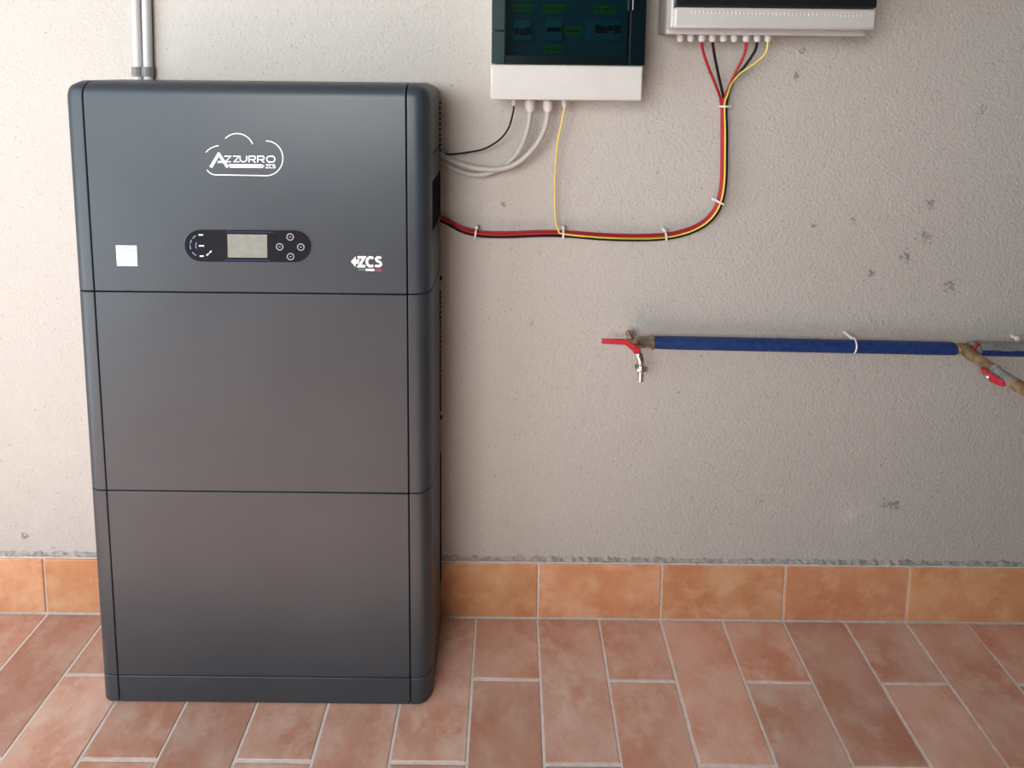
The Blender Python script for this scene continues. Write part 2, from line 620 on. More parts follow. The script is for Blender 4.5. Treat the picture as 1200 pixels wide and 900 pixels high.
sk_me = upright_tile('skirting_tile', 2 * P - JT, sk_h, 0.0095, M['skirt'])
for i in range(-19, 25, 2):
    xc = (i + 1) * P
    a_, b_ = max(xc - P, X0), min(xc + P, X1)
    if b_ - a_ < 0.02:
        continue
    xc = (a_ + b_) / 2
    o = bpy.data.objects.new('skirting_tile', sk_me)
    o.scale.x = (b_ - a_) / (2 * P)         # end tiles are cut to the corner
    link(o, base)
    o.location = (xc + random.uniform(-.0015, .0015), random.uniform(-.0004, .0003), 0.0035)
    o.rotation_euler = (random.uniform(-.004, .004), random.uniform(-.002, .002), random.uniform(-.002, .002))
    s = random.uniform(0.88, 1.1)
    o.color = (s, s * random.uniform(.96, 1.04), s * random.uniform(.94, 1.06), 1)

# ragged mortar bead between skirting and plaster
bm = B()
xs = [X0 + 0.01 * k for k in range(int((X1 - X0) / 0.01))]
rows = []
for x in xs:
    a = random.uniform(0, 1)
    d = 0.0042 + 0.0040 * random.random() ** 2
    h = 0.1555 + 0.006 * random.random() ** 2
    prof = [(Y1 + .002, h + 0.008), (Y1 - d * 0.55, h + random.uniform(-.002, .003)), (Y1 - d, 0.1545 + random.uniform(-.0015, .002)), (Y1 - 0.004, 0.1500)]
    rows.append([bm.verts.new((x, yy, zz)) for yy, zz in prof])
for r0, r1 in zip(rows, rows[1:]):
    for k in range(3):
        bm.faces.new((r0[k], r0[k + 1], r1[k + 1], r1[k]))
struct('trim_1', bm, M['mortar'], (0, 0, 0.15))

# ------------------------------------------------------------------ battery tower
XL, XR = -0.7642, -0.1305
SL, SR = XL - 0.045, XR + 0.045            # outer sides
D, BK = -0.1948, -0.013                    # front and back planes
Z1, Z2, Z3, ZT = 0.9271, 0.4955, 0.0666, 1.3525
RC = 0.030
tower = empty('battery_storage_tower', ((SL + SR) / 2, (D + BK) / 2, 0.0),
              'tall anthracite home battery tower with inverter display on terracotta floor', 'battery unit')


def rounded(z0, z1, x0=SL, x1=SR, y0=D, y1=BK, r=RC, top=False, seg=7):
    bm = B()
    box(bm, x0, x1, y0, y1, z0, z1)
    e = []
    for ed in bm.edges:
        a, b = ed.verts[0].co, ed.verts[1].co
        vert = abs(a.z - b.z) > 1e-5
        if vert and abs(a.y - y0) < 1e-5:
            e.append(ed)
        if top and not vert and abs(a.z - z1) < 1e-5 and abs(b.z - z1) < 1e-5:
            if not (abs(a.y - y1) < 1e-5 and abs(b.y - y1) < 1e-5):
                e.append(ed)
    bmesh.ops.bevel(bm, geom=e, offset=r, segments=seg, profile=0.5, affect='EDGES')
    return bm


def cut(bm, lo=None, hi=None, axis=0):
    """keep lo < axis < hi"""
    for val, s in ((lo, -1), (hi, 1)):
        if val is None:
            continue
        co, no = [0, 0, 0], [0, 0, 0]
        co[axis], no[axis] = val, s
        res = bmesh.ops.bisect_plane(bm, geom=list(bm.verts) + list(bm.edges) + list(bm.faces), plane_co=co, plane_no=no, clear_outer=True)
        ed = [g for g in res['geom_cut'] if isinstance(g, bmesh.types.BMEdge)]
        bmesh.ops.holes_fill(bm, edges=ed, sides=0)
    return bm


GAP = 0.0011
YS = -0.060                                 # front shell ends here, rear housing behind


def module(name, z0, z1, top=False, r=RC):
    g = 0.0013
    zz1 = z1 if top else z1 - g
    ins = 0.006
    bm = rounded(z0 - g, z1 - (ins if top else -g), SL + ins, SR - ins, D + ins, BK, max(r - ins, 0.01), top)
    core = obj(name, bm, M['cab_core'], tower)
    bm = cut(rounded(z0 + g, zz1, top=top, r=r), XL + GAP, XR - GAP)
    cut(bm, None, YS, 1)
    obj('front_panel', bm, M['cab'], core, smooth=35, bevel=0.0014)
    for lo, hi in ((None, XL - GAP), (XR + GAP, None)):
        bm = cut(rounded(z0 + g, zz1, top=top, r=r), lo, hi)
        cut(bm, None, YS, 1)
        obj('corner_cover', bm, M['cab'], core, smooth=35, bevel=0.0014)
    # rear housing, a hair narrower than the covers
    bm = cut(rounded(z0 + g, zz1 - (0.004 if top else 0), SL + 0.0015, SR - 0.0015, D, BK, r, top), YS + 0.002, None, 1)
    obj('rear_housing', bm, M['cab_back'], core, smooth=35)
    return core


inv = module('inverter_module', Z1, ZT, True)
bat1 = module('battery_module', Z2, Z1)
bat2 = module('battery_module', Z3, Z2)
pl = module('plinth', 0.0022, Z3)

# vent slots, pressed near the back edge of the right side
for mod, z0, z1 in ((inv, 1.195, 1.31), (bat1, 0.57, 0.87), (bat2, 0.13, 0.46)):
    bm = B()
    z = z0
    while z < z1:
        box(bm, SR - 0.006, SR + 0.0005, -0.030, -0.019, z, z + 0.006)
        z += 0.012
    o = obj('vent_slots', bm, M['cab_core'], mod)
    o['kind'] = 'stuff'
# black plate on the inverter side, painting the dark inside of its cable recess
bm = B()
z_lo, z_hi = 1.045, 1.152
box(bm, SR - 0.004, SR + 0.0006, -0.155, -0.028, z_lo, z_hi)
obj('cable_recess_dark', bm, M['cab_core'], inv, bevel=0.002)
# lid joint and a screw on the side
bm = B()
box(bm, SR - 0.004, SR + 0.0005, -0.150, -0.018, 1.2085, 1.2105)
obj('side_joint', bm, M['cab_core'], inv)
for z in (0.895, 0.55):
    bm = B()
    lathe(bm, (SR - 0.002, -0.02, z), (1, 0, 0), [(0, .005), (.003, .005), (.0045, .0025)], 12)
    obj('screw', bm, M['cab_core'], tower)


def F(u, v):                                # pixel on the front of the tower -> (x, z)
    p = W(u, v, D)
    return (p.x, p.z)


def FC(u, v, x0, y0, sx, sy):               # crop coordinates of a zoomed view -> (x, z)
    return F(x0 + u * sx, y0 + v * sy)


pxm = (F(400, 200)[0] - F(300, 200)[0]) / 100.0   # metres per photo pixel on the front
T0, T1 = D - 0.0004, D + 0.0006

# --- brand lettering and cloud outline
logo = B()
lc = lambda u, v: FC(u, v, 230, 150, 115 / 1200.0, 65 / 678.0)


lay = [0]


def ls(pts, w, closed=False):
    lay[0] += 1                             # each stroke a hair prouder, so crossings stay clean
    stroke(logo, [lc(*p) for p in pts], w * 0.80 * pxm * 115 / 1200.0, T0 - 0.000015 * lay[0], T1, closed)


def arc(cx, cy, rx, ry, a0, a1, n=14):
    return [(cx + rx * math.cos(math.radians(a0 + (a1 - a0) * k / n)), cy - ry * math.sin(math.radians(a0 + (a1 - a0) * k / n))) for k in range(n + 1)]


ls(arc(500, 275, 205, 208, 135, 22), 15)                        # top of the cloud
ls(arc(300, 395, 215, 180, 147, 97), 14)                        # left shoulder
ls(arc(860, 370, 200, 212, 92, -90, 22) + [(240, 572)] + arc(240, 432, 130, 140, -92, -145, 8), 15)
# letters: A Z Z U R R O
ls([(178, 480), (282, 305)], 44)
ls([(268, 305), (385, 480)], 44)
ls([(262, 415), (345, 415)], 30)
for x in (345, 450):
    ls([(x, 345), (x + 78, 345), (x - 2 + 14, 412), (x + 78, 412)], 17)
ls([(537, 340)] + arc(577, 378, 40, 36, 180, 360, 10) + [(617, 340)], 18)
for x in (645, 752):
    ls([(x, 420), (x, 345), (x + 60, 345)] + arc(x + 60, 365, 20, 20, 90, -90, 8) + [(x + 8, 386)], 17)
    ls([(x + 40, 386), (x + 80, 422)], 18)
ls([(895, 345), (930, 345)] + arc(930, 380, 32, 35, 90, -90, 8) + [(895, 415)] + arc(895, 380, 32, 35, 270, 90, 8), 17)
ls([(400, 446), (812, 450)], 14)                                # underline bars and small ZCS
ls([(412, 478), (812, 482)], 16)
ls([(395, 462), (800, 464)], 9)
ls([(800, 447), (828, 466), (800, 487)], 13)
ls([(850, 447), (886, 447), (852, 487), (886, 487)], 12)
ls([(926, 447), (900, 450), (900, 486), (926, 487)], 12)
ls([(966, 447), (938, 449), (938, 465), (964, 467), (964, 486), (936, 487)], 12)
obj('brand_logo', logo, M['print'], tower)

# --- maker logo: arrow, ZCS, tricolour bar
lc2 = lambda u, v: FC(u, v, 400, 290, 0.05, 0.05)
ml = B()


def ms(bm, pts, w):
    stroke(bm, [lc2(*p) for p in pts], w * pxm * 0.05, T0, T1)


prism(ml, [lc2(*p) for p in [(225, 332), (335, 205), (335, 285), (430, 285), (400, 380), (335, 380), (335, 455)]], T0, T1)
ms(ml, [(380, 232), (540, 232), (415, 437), (560, 437)], 62)
ms(ml, [(750, 245), (690, 235)] + arc(690, 335, 92, 105, 100, 260, 10) + [(750, 430)], 62)
ms(ml, [(935, 240), (850, 232), (815, 265), (835, 310), (915, 350), (930, 400), (890, 435), (790, 432)], 58)
ms(ml, [(570, 522), (775, 526)], 52)
obj('maker_logo', ml, M['print'], tower)
bm = B(); ms(bm, [(400, 515), (560, 520)], 50); obj('maker_logo_green_bar', bm, M['green_print'], tower)
bm = B(); ms(bm, [(790, 528), (950, 535)], 62); obj('maker_logo_red_bar', bm, M['red_print'], tower)

# --- sticker (the code printed on it is left out, only the two faint lines above it)
sc = lambda u, v: FC(u, v, 125, 275, 50 / 900., 50 / 900.)
bm = B(); prism(bm, [sc(*p) for p in [(195, 225), (632, 232), (652, 662), (222, 655)]], T0, T1)
stk = obj('white_sticker', bm, M['sticker'], tower)
bm = B()
for pts in ([(320, 272), (500, 278)], [(260, 325), (580, 335)]):
    stroke(bm, [sc(*p) for p in pts], 22 * pxm / 18, T0 - 0.0002, T1)
obj('faint_print', bm, M['print_dim'], stk)

# --- display panel
dc = lambda u, v: FC(u, v, 210, 260, 160 / 1200., 55 / 412.)
dm = pxm * 160 / 1200.


def stadium(u0, u1, v0, v1, n=14):
    (ax, az), (bx, bz) = dc(u0, (v0 + v1) / 2), dc(u1, (v0 + v1) / 2 + 8)
    r = (v1 - v0) / 2 * dm
    pts = [(bx - r + r * math.cos(a), bz + r * math.sin(a)) for a in [math.radians(-90 + 180 * k / n) for k in range(n + 1)]]
    pts += [(ax + r + r * math.cos(a), az + r * math.sin(a)) for a in [math.radians(90 + 180 * k / n) for k in range(n + 1)]]
    return pts


YP = D - 0.0016
bm = B(); prism(bm, stadium(52, 1158, 62, 352), YP, D + 0.001)
disp = obj('display_panel', bm, M['black_gloss'], tower)
bm = B(); prism(bm, [dc(*p) for p in [(428, 106), (776, 110), (778, 312), (432, 310)]], YP - 0.0005, YP + 0.0005)
obj('lcd_screen', bm, M['lcd'], disp)
for a, b in (((415, 85), (830, 90)), ((400, 334), (800, 338))):
    bm = B()
    stroke(bm, [dc(*a), dc(*b)], 9 * dm, YP - 0.0003, YP + 0.0005)
    obj('blue_trim_line', bm, M['navy'], disp)
for (u, v) in ((978, 130), (886, 216), (1072, 219), (982, 302)):
    bm = B()
    c = dc(u, v)
    disc(bm, c, 25 * dm, 33 * dm, YP - 0.0005, YP + 0.0005)
    bt = obj('button', bm, M['print_dim'], disp)
for (u, v) in ((978, 130), (886, 216), (1072, 219), (982, 302)):
    bm = B()
    stroke(bm, [dc(u - 8, v), dc(u + 8, v)], 8 * dm, YP - 0.0004, YP + 0.0005)
    obj('button_mark', bm, M['print_dim'], disp)
bm = B()
for a0, a1 in ((122, 142), (150, 170), (178, 200), (215, 240)):
    stroke(bm, [dc(*p) for p in arc(205, 205, 104, 100, a0, a1, 4)], 9 * dm, YP - 0.0004, YP + 0.0005)
for a0, a1 in ((150, 210),):
    stroke(bm, [dc(*p) for p in arc(205, 205, 55, 52, a0, a1, 4)], 8 * dm, YP - 0.0004, YP + 0.0005)
obj('indicator_arc', bm, M['print_lav'], disp)
bm = B()
for pts in ([(245, 292), (262, 278)], [(268, 272), (288, 252)], [(175, 112), (215, 112)], [(178, 208), (222, 208)], [(185, 298), (220, 298)]):
    stroke(bm, [dc(*p) for p in pts], 11 * dm, YP - 0.0004, YP + 0.0005)
obj('indicator_marks', bm, M['print'], disp)

# ------------------------------------------------------------------ conduits on the wall at the left
for (u_t, u_b, r, lab) in ((159.5, 163.0, 0.0095, 'white conduit pipe rising behind the tower, the one farther from the electrical boxes'),
                           (171.5, 174.0, 0.0095, 'white conduit pipe rising behind the tower, the one closer to the electrical boxes')):
    y = -0.002
    a, b = W(u_t, 0, y), W(u_b, 95, y)
    d = (a - b) / (a.z - b.z)
    bm = B()
    tube(bm, [b + d * (0.93 - b.z), b, a, a + d * (2.45 - a.z)], r, 16)
    tag(obj('conduit_pipe', bm, M['pvc'], smooth=50), lab, 'pipe')
for (u, lab) in ((161.8, 'grey pipe clip on the conduit farther from the electrical boxes'), (173.5, 'grey pipe clip on the conduit closer to the electrical boxes')):
    c = W(u, 84, -0.002)
    e = empty('pipe_clip', (c.x, c.y, c.z - 0.012), lab, 'clip', 'conduit clips')
    bm = B()
    pts = [(c.x + 0.0125 * math.cos(math.radians(a)), c.y + 0.0125 * math.sin(math.radians(a))) for a in range(-215, 36, 12)]
    poly_o = pts
    poly_i = [(c.x + 0.0098 * math.cos(math.radians(a)), c.y + 0.0098 * math.sin(math.radians(a))) for a in range(-215, 36, 12)]
    lo = [[bm.verts.new((x, y, z)) for x, y in pl_] for pl_ in (poly_o, poly_i) for z in (c.z - .011, c.z + .011)]
    n = len(pts)
    for i in range(n - 1):
        for p, q in ((0, 1), (1, 3), (3, 2), (2, 0)):
            bm.faces.new((lo[p][i], lo[p][i + 1], lo[q][i + 1], lo[q][i]))
    for i in (0, n - 1):
        bm.faces.new((lo[0][i], lo[1][i], lo[3][i], lo[2][i]))
    obj('clip_ring', bm, M['clip'], e)
    bm = B(); box(bm, c.x - 0.006, c.x + 0.006, c.y + 0.0098, 0.0102, c.z - .011, c.z + .011)
    obj('clip_foot', bm, M['clip'], e)
    bm = B()
    for dz in (-.006, 0, .006):
        box(bm, c.x - .004, c.x + .004, c.y - .0135, c.y - .0118, c.z + dz - .0015, c.z + dz + .0015)
    obj('clip_ribs', bm, M['clip'], e)

# ------------------------------------------------------------------ distribution box with teal door
YB1 = -0.100                                # front of its cover


def bx1(u, v, y=YB1):
    p = W(u, v, y)
    return p.x, p.z


xa, zb = bx1(574.5, 116.5)
xb, _ = bx1(752.5, 118)
zd = bx1(660, 76)[1]                        # bottom edge of the door
ZT1 = 1.80
b1 = empty('distribution_box', ((xa + xb) / 2, 0.01, zb), 'white distribution box with teal transparent door and breakers inside', 'electrical box')
b1['group'] = 'electrical boxes on the wall'
bm = B()
box(bm, xa + .004, xb - .004, -0.060, 0.0098, zb + .003, ZT1)
obj('back_shell', bm, M['abs'], b1, bevel=0.004, segs=3)
bm = B()                                    # front cover: frame around the door opening
box(bm, xa, xb, YB1, -0.058, zb, zd)
obj('lower_cover', bm, M['abs'], b1, smooth=40, bevel=0.004, segs=3)
bm = B(); box(bm, xa, xb, YB1, -0.058, ZT1 - 0.07, ZT1 + 0.003)
obj('upper_cover', bm, M['abs'], b1, smooth=40, bevel=0.004, segs=3)
bm = B(); box(bm, xa + .012, xb - .012, -0.066, -0.060, zd + 0.001, ZT1 - 0.072)
obj('inner_panel', bm, M['inner'], b1)
# door: tinted frame, hinge strip, clear pane
YD = YB1 - 0.006
wx0, wz0 = bx1(593, 64.5, YD)
wx1, _ = bx1(737.5, 66, YD)
dx0, dzz = bx1(576, 75.5, YD)
dx1, _ = bx1(755.5, 76, YD)
ztop = ZT1 - 0.072
bm = B()
box(bm, dx0 + (wx0 - dx0) * 0.93, wx0, YD, -0.074, zd + .0008, ztop)
box(bm, wx1, dx1, YD, -0.074, zd + .0008, ztop)
box(bm, wx0, wx1, YD, -0.074, zd + .0008, wz0)
box(bm, wx0, wx1, YD, -0.074, ztop - .02, ztop)
door = obj('door', bm, M['teal_solid'], b1, bevel=0.0012)
bm = B()
zj = bx1(584, 36, YD)[1]
for z0, z1 in ((zd + .001, zj - .001), (zj + .001, ztop)):
    box(bm, dx0, dx0 + (wx0 - dx0) * 0.92, YD - .0005, -0.075, z0, z1)
obj('hinge_strip', bm, M['teal_hinge_lit'], door, bevel=0.0012)
bm = B(); box(bm, wx0, wx1, YD + .002, YD + .004, wz0, ztop - .02)
obj('door_pane', bm, M['teal'], door)
bm = B()
lx, lz = bx1(741, 13, YD)
box(bm, lx - .010, lx + .010, YD - .004, YD + .002, lz, lz + .085)
obj('door_latch', bm, M['teal_solid'], door, bevel=0.002)
bm = B(); tube(bm, [Vector((lx, YD - .0045, lz + .002)), Vector((lx, YD - .0045, lz + .05))], 0.0007, 8)
obj('latch_highlight', bm, M['abs_grey'], door)  # thin pale rod standing in for the highlight along the latch
# breakers behind the pane
YI = -0.078


def brk(u0, v0, u1, v1, name, m, y0, y1, par):
    x0, zt = bx1(u0, v0, y0)
    x1, zb_ = bx1(u1, v1, y0)
    bm = B()
    box(bm, x0, x1, y0, y1, zb_, zt)
    return obj(name, bm, m, par, bevel=0.0008)


for (u0, v0, u1, v1, toggles) in ((602, 23, 623, 48, ((603, 33, 608, 40), (609, 34, 615, 41), (616, 32, 622, 40))),
                                  (639, 22, 659, 48, ((641, 32, 657, 37),)),
                                  (686, 24, 728, 48, ((698, 29, 704, 39), (705, 31, 712, 39), (713, 30, 719, 36), (720, 29, 727, 39)))):
    bk = brk(u0, v0, u1, v1, 'circuit_breaker', M['breaker'], YI, -0.066, b1)
    for t_ in toggles:
        brk(*t_, 'breaker_toggle', M['breaker_dark'], YI - .006, YI, bk)
for (u0, v0, u1, v1) in ((600, 5, 623, 14), (636, 5, 662, 15), (696, 6, 721, 16), (661, 31, 681, 41), (637, 54, 658, 62)):
    lb = brk(u0, v0, u1, v1, 'green_label', M['label_y'], -0.0675, -0.066, b1)
    bm = B()
    n = 7
    for k in range(n):                      # illegible print: a row of short strokes
        uu = u0 + 3 + (u1 - u0 - 6) * k / (n - 1)
        if k in (2,) and u1 - u0 > 20:
            continue
        a, c = bx1(uu, v0 + (v1 - v0) * .34, -0.0676), bx1(uu, v0 + (v1 - v0) * .68, -0.0676)
        stroke(bm, [a, c], 0.0026, -0.0679, -0.0670)
    obj('label_print', bm, M['breaker_dark'], lb)
# glands under the box
YG = -0.040


def gland(par, u, v0, v1, r, y, name='cable_gland', m=None):
    a = W(u, v0, y)
    z1 = W(u, v1, y).z
    h = a.z - z1
    bm = B()
    lathe(bm, (a.x, y, a.z + 0.004), (0, 0, -1), [(0, r * 1.22), (0.004 + h * .22, r * 1.22), (0.004 + h * .24, r * .92), (0.004 + h * .36, r * .92), (0.004 + h * .38, r * 1.1), (0.004 + h * .78, r * 1.1), (0.004 + h * .98, r * .78), (0.004 + h, r * .45)], 14)
    o = obj(name, bm, m or M['gland'], par, smooth=30)
    return Vector((a.x, y, z1))


g1 = [gland(b1, u, 110, v, r, YG) for u, v, r in ((602.5, 124, .0058), (621.5, 131, .0105), (642.5, 131, .0105), (662, 126, .0062))]

# ------------------------------------------------------------------ second box with smoked door
YF2, YR2, YW2 = -0.135, -0.090, -0.075
q = lambda u, v, y: W(u, v, y)
fx0, fz0 = q(790, 32.5, YF2).x, q(790, 32.5, YF2).z
fx1 = q(1026.5, 30, YF2).x
rx0, rz0 = q(781.5, 36.5, YR2).x, q(890, 41.0, YR2).z
rx1 = q(1015, 41, YR2).x
zd2 = q(900, 9, YF2).z
ZT2 = 1.83
b2 = empty('combiner_box', ((fx0 + fx1) / 2, 0.01, rz0), 'light grey electrical enclosure with black smoked door and nine cable glands below', 'electrical box')
b2['group'] = 'electrical boxes on the wall'
bm = B(); box(bm, rx0 + .006, rx1 - .006, YR2 + .002, 0.0098, rz0 + .005, ZT2)
obj('rear_shell', bm, M['abs_rear'], b2, bevel=0.003)
bm = B(); box(bm, rx0, rx1, YR2, YR2 + .020, rz0, ZT2 + .004)
obj('rim', bm, M['abs_grey'], b2, bevel=0.003, segs=3)
bm = B()
box(bm, fx0, fx1, YF2, YR2 - .0005, fz0, zd2)
obj('lower_cover', bm, M['abs_grey'], b2, smooth=40, bevel=0.005, segs=3)
for s0_, s1_ in ((fx0 - .004, fx0 + .002), (fx1 - .002, fx1 + .001)):
    bm = B()
    box(bm, s0_, s1_, YF2 + .010, YR2 - .0005, fz0 + .001, ZT2)
    obj('cover_side', bm, M['abs_grey'], b2, bevel=0.002)
bm = B(); box(bm, fx0 + .002, fx1 - .002, YF2 + .004, YR2 - .0005, ZT2 - .05, ZT2)
obj('upper_cover', bm, M['abs_grey'], b2, bevel=0.004)
# row of knock-out nibs moulded into the cover
nib = None
for k in range(43):
    u = 811 + k * (1010 - 811) / 42.0
    v = 14.3 + (u - 811) * 4.2 / 199
    c = q(u, v, YF2)
    if nib is None:
        bm = B(); box(bm, -.0016, .0016, -.0008, .001, -.0028, .0028)
        nib = obj('moulded_nib', bm, M['abs'], b2, loc=(0, 0, 0), bevel=0.0004)
        nb = nib
    else:
        nb = nib.copy(); C.objects.link(nb); nb.parent = b2
    nb.location = Vector((c.x, YF2, c.z)) - origin_of(b2)
bm = B()
d0 = q(791.5, 8, YF2 - .004).x; d1 = q(1028, 8, YF2 - .004).x
box(bm, d0, d1, YF2 - .004, YF2 + .012, zd2 + .0015, ZT2 - .052)
door2 = obj('smoked_door', bm, M['smoke'], b2, smooth=40, bevel=0.003, segs=3)
bm = B()
i0 = q(806, 0, YF2 - .005).x; i1 = q(1017, 0, YF2 - .005).x
zi = q(900, 2.5, YF2 - .005).z
tube(bm, catmull([Vector((i0, YF2 - .0042, zi + .12)), Vector((i0, YF2 - .0042, zi + .02)), Vector((i0 + .003, YF2 - .0042, zi + .004)), Vector((i0 + .015, YF2 - .0042, zi)), Vector((i1 - .015, YF2 - .0042, zi)), Vector((i1 - .003, YF2 - .0042, zi + .004)), Vector((i1, YF2 - .0042, zi + .02)), Vector((i1, YF2 - .0042, zi + .12))], 6), 0.0011, 8)
obj('door_bead', bm, M['smoke'], door2)
YG2 = -0.052
g2 = [gland(b2, u, 36, 49.3, .0074, YG2) for u in (797.5, 810, 823, 835.5, 848.5, 861, 875, 888, 900.5)]

# ------------------------------------------------------------------ cables
YC = -0.004                                 # bundle depth close to the plaster
main = [(848, 122), (848.4, 150), (848.3, 185), (847.6, 212), (844.5, 232), (838.5, 247), (827, 260), (811, 269), (795, 274), (779, 276.8), (755, 278.2),
        (725, 278.0), (695, 276.4), (660, 273.8), (630, 273.6), (600, 274.8), (575, 274.8), (557, 273), (540, 268), (524, 261), (508, 254)]


def offset_path(pts, offs):
    """shift 2-D pixel path to its left-hand side normal by offs[i] px"""
    out = []
    for i, p in enumerate(pts):
        a, b = Vector(pts[max(i - 1, 0)]), Vector(pts[min(i + 1, len(pts) - 1)])
        d = (b - a).normalized()
        n = Vector((d.y, -d.x))             # along the run: left of a downward cable is the inner side
        out.append((p[0] - n.x * offs[i], p[1] - n.y * offs[i]))
    return out


def bundle(off_r, off_l, dep_r, dep_l):
    n = len(main)
    o_, d_ = [], []
    for p in main:
        k = min(1, max(0, (700 - p[0]) / 60.0))
        o_.append(off_r + (off_l - off_r) * k)
        d_.append(dep_r + (dep_l - dep_r) * k)
    pts = offset_path(main, o_)
    res = [W(u, v, YC - d) for (u, v), d in zip(pts, d_)]
    for p, (u, v) in zip(res, main):        # slips behind the tower
        if u < 530:
            p.y = max(p.y, 0.0015 if u > 515 else 0.003)
    return res


def cable(name, pts, r, m, lab, cat='cable', group=None, per=8, stripe=None, seg=10):
    bm = B()
    tube(bm, catmull(pts, per), r, seg, stripe)
    o = obj(name, bm, m, smooth=60)
    return tag(o, lab, cat, group)


def fan(g, mids, y1):
    """gland point then pixels easing from the gland depth to the bundle depth"""
    out = [g + Vector((0, 0, 0.012)), g.copy()]
    n = len(mids)
    for i, (u, v) in enumerate(mids):
        t = (i + 1) / (n + 1)
        out.append(W(u, v, YG2 + (y1 - YG2) * t))
    return out


R4 = 0.0030
cable('solar_cable', fan(g2[2], [(823.8, 60), (830.5, 80), (839.5, 102)], YC - .008) + bundle(2.6, 2.4, .003, .004), R4, M['cable_red'],
      'red cable farthest from the yellow wire in the fan under the grey enclosure', 'cable', 'cables from the grey enclosure')
cable('solar_cable', fan(g2[6], [(872, 64), (862, 85), (853, 104)], YC - .008) + bundle(0.9, 0.0, .008, .010), R4, M['cable_red'],
      'red cable between two black cables in the fan under the grey enclosure', 'cable', 'cables from the grey enclosure')
cable('solar_cable', fan(g2[3], [(837.5, 66), (842, 88), (846.5, 108)], YC - .008) + bundle(-0.6, -2.2, .001, .001), R4, M['cable_black'],
      'black cable in the middle of the fan under the grey enclosure', 'cable', 'cables from the grey enclosure')
cable('solar_cable', fan(g2[7], [(884.5, 60), (874, 76), (859.5, 95)], YC - .008) + bundle(-3.2, -2.8, .006, .005), R4, M['cable_black'],
      'black cable curving beside the yellow earth wire under the grey enclosure', 'cable', 'cables from the grey enclosure')
# one earth wire from box to box
yb = bundle(-1.4, -1.4, .0145, .0145)[:13]
up = fan(g2[8], [(898, 60), (891, 69), (878, 78.5), (866, 87), (857, 99), (852.5, 112)], YC - .0145)
dn = [W(u, v, y) for u, v, y in ((659, 274, YC - .0145), (654.5, 269.5, YC - .013), (651.2, 258, -.012), (650.2, 230, -.014), (650.8, 195, -.020), (653.5, 167, -.028), (658.5, 142, -.036))]
cable('earth_wire', up + yb + dn + [g1[3].copy(), g1[3] + Vector((0, 0, .012))], 0.0021, [M['wire_y'], M['wire_g']],
      'thin yellow and green earth wire looping between the two electrical boxes', 'cable', stripe=9)
# cables from the teal box to the tower
cable('data_cable', [g1[0] + Vector((0, 0, .01)), g1[0].copy()] + [W(u, v, y) for u, v, y in ((601, 133, -.038), (596, 150, -.034), (585, 164, -.028), (567, 174.5, -.020), (546, 178.8, -.010), (528, 180.8, -.004), (517, 180, -.001), (505, 178, -.001))],
      0.0021, M['cable_black'], 'thin black cable running from teal box to the tower')
cable('power_cable', [g1[1] + Vector((0, 0, .012)), g1[1].copy()] + [W(u, v, y) for u, v, y in ((618.5, 150, -.040), (609.5, 174, -.036), (594, 191.5, -.026), (574, 202.5, -.016), (555, 204.6, -.008), (533, 198.5, -.001), (519, 189.5, .0015), (506, 182, .002))],
      0.0064, M['cable_grey'], 'grey power cable hanging lower, from the gland next to the thin black cable', 'cable', 'grey power cables', seg=12)
cable('power_cable', [g1[2] + Vector((0, 0, .012)), g1[2].copy()] + [W(u, v, y) for u, v, y in ((638.5, 150, -.042), (627.5, 171, -.042), (607, 190.5, -.038), (584, 198.2, -.030), (556, 196.8, -.020), (533, 189.8, -.010), (519, 182.5, -.002), (506, 176, .0005))],
      0.0064, M['cable_grey'], 'grey power cable hanging higher, from the gland next to the yellow wire', 'cable', 'grey power cables', seg=12)

# cable ties around the bundle
def tie(u, v, ang, half, lab, yc=YC - .0055, dep=.0125):
    """band in the plane across the cable; ang = direction of the run in the wall plane"""
    c = W(u, v, yc)
    e = empty('cable_tie', (c.x, 0.01, c.z - half / 505.0), lab, 'cable tie', 'white cable ties on the wall')
    a = math.radians(ang)
    run = Vector((math.cos(a), 0, math.sin(a)))
    acr = Vector((-math.sin(a), 0, math.cos(a)))
    h = half / 505.0
    bm = B()
    n = 24
    ro, ri = [], []
    for k in range(n):
        t = 2 * math.pi * k / n
        ct, st_ = math.cos(t), math.sin(t)
        f = (abs(ct) ** 3 + abs(st_) ** 3) ** (-1 / 3)
        for w in (-.0021, .0021):
            ro.append(bm.verts.new(c + acr * (h + .0012) * ct * f + Vector((0, 1, 0)) * (dep + .0012) * st_ * f + run * w))
            ri.append(bm.verts.new(c + acr * h * ct * f + Vector((0, 1, 0)) * dep * st_ * f + run * w))
    for k in range(n):
        a0, a1, b0, b1_ = 2 * k, 2 * k + 1, (2 * k + 2) % (2 * n), (2 * k + 3) % (2 * n)
        bm.faces.new((ro[a0], ro[b0], ro[b1_], ro[a1]))
        bm.faces.new((ri[a0], ri[a1], ri[b1_], ri[b0]))
        bm.faces.new((ro[a0], ri[a0], ri[b0], ro[b0]))
        bm.faces.new((ro[a1], ro[b1_], ri[b1_], ri[a1]))
    obj('tie_band', bm, M['tie'], e, smooth=40)
    hc = c + acr * (h + .003)
    bm = B()
    lathe(bm, (hc.x, hc.y - .004, hc.z), (0, 1, 0), [(0, .0036), (.0015, .0042), (.0142, .0042)], 10)
    obj('tie_head', bm, M['tie'], e, smooth=30)


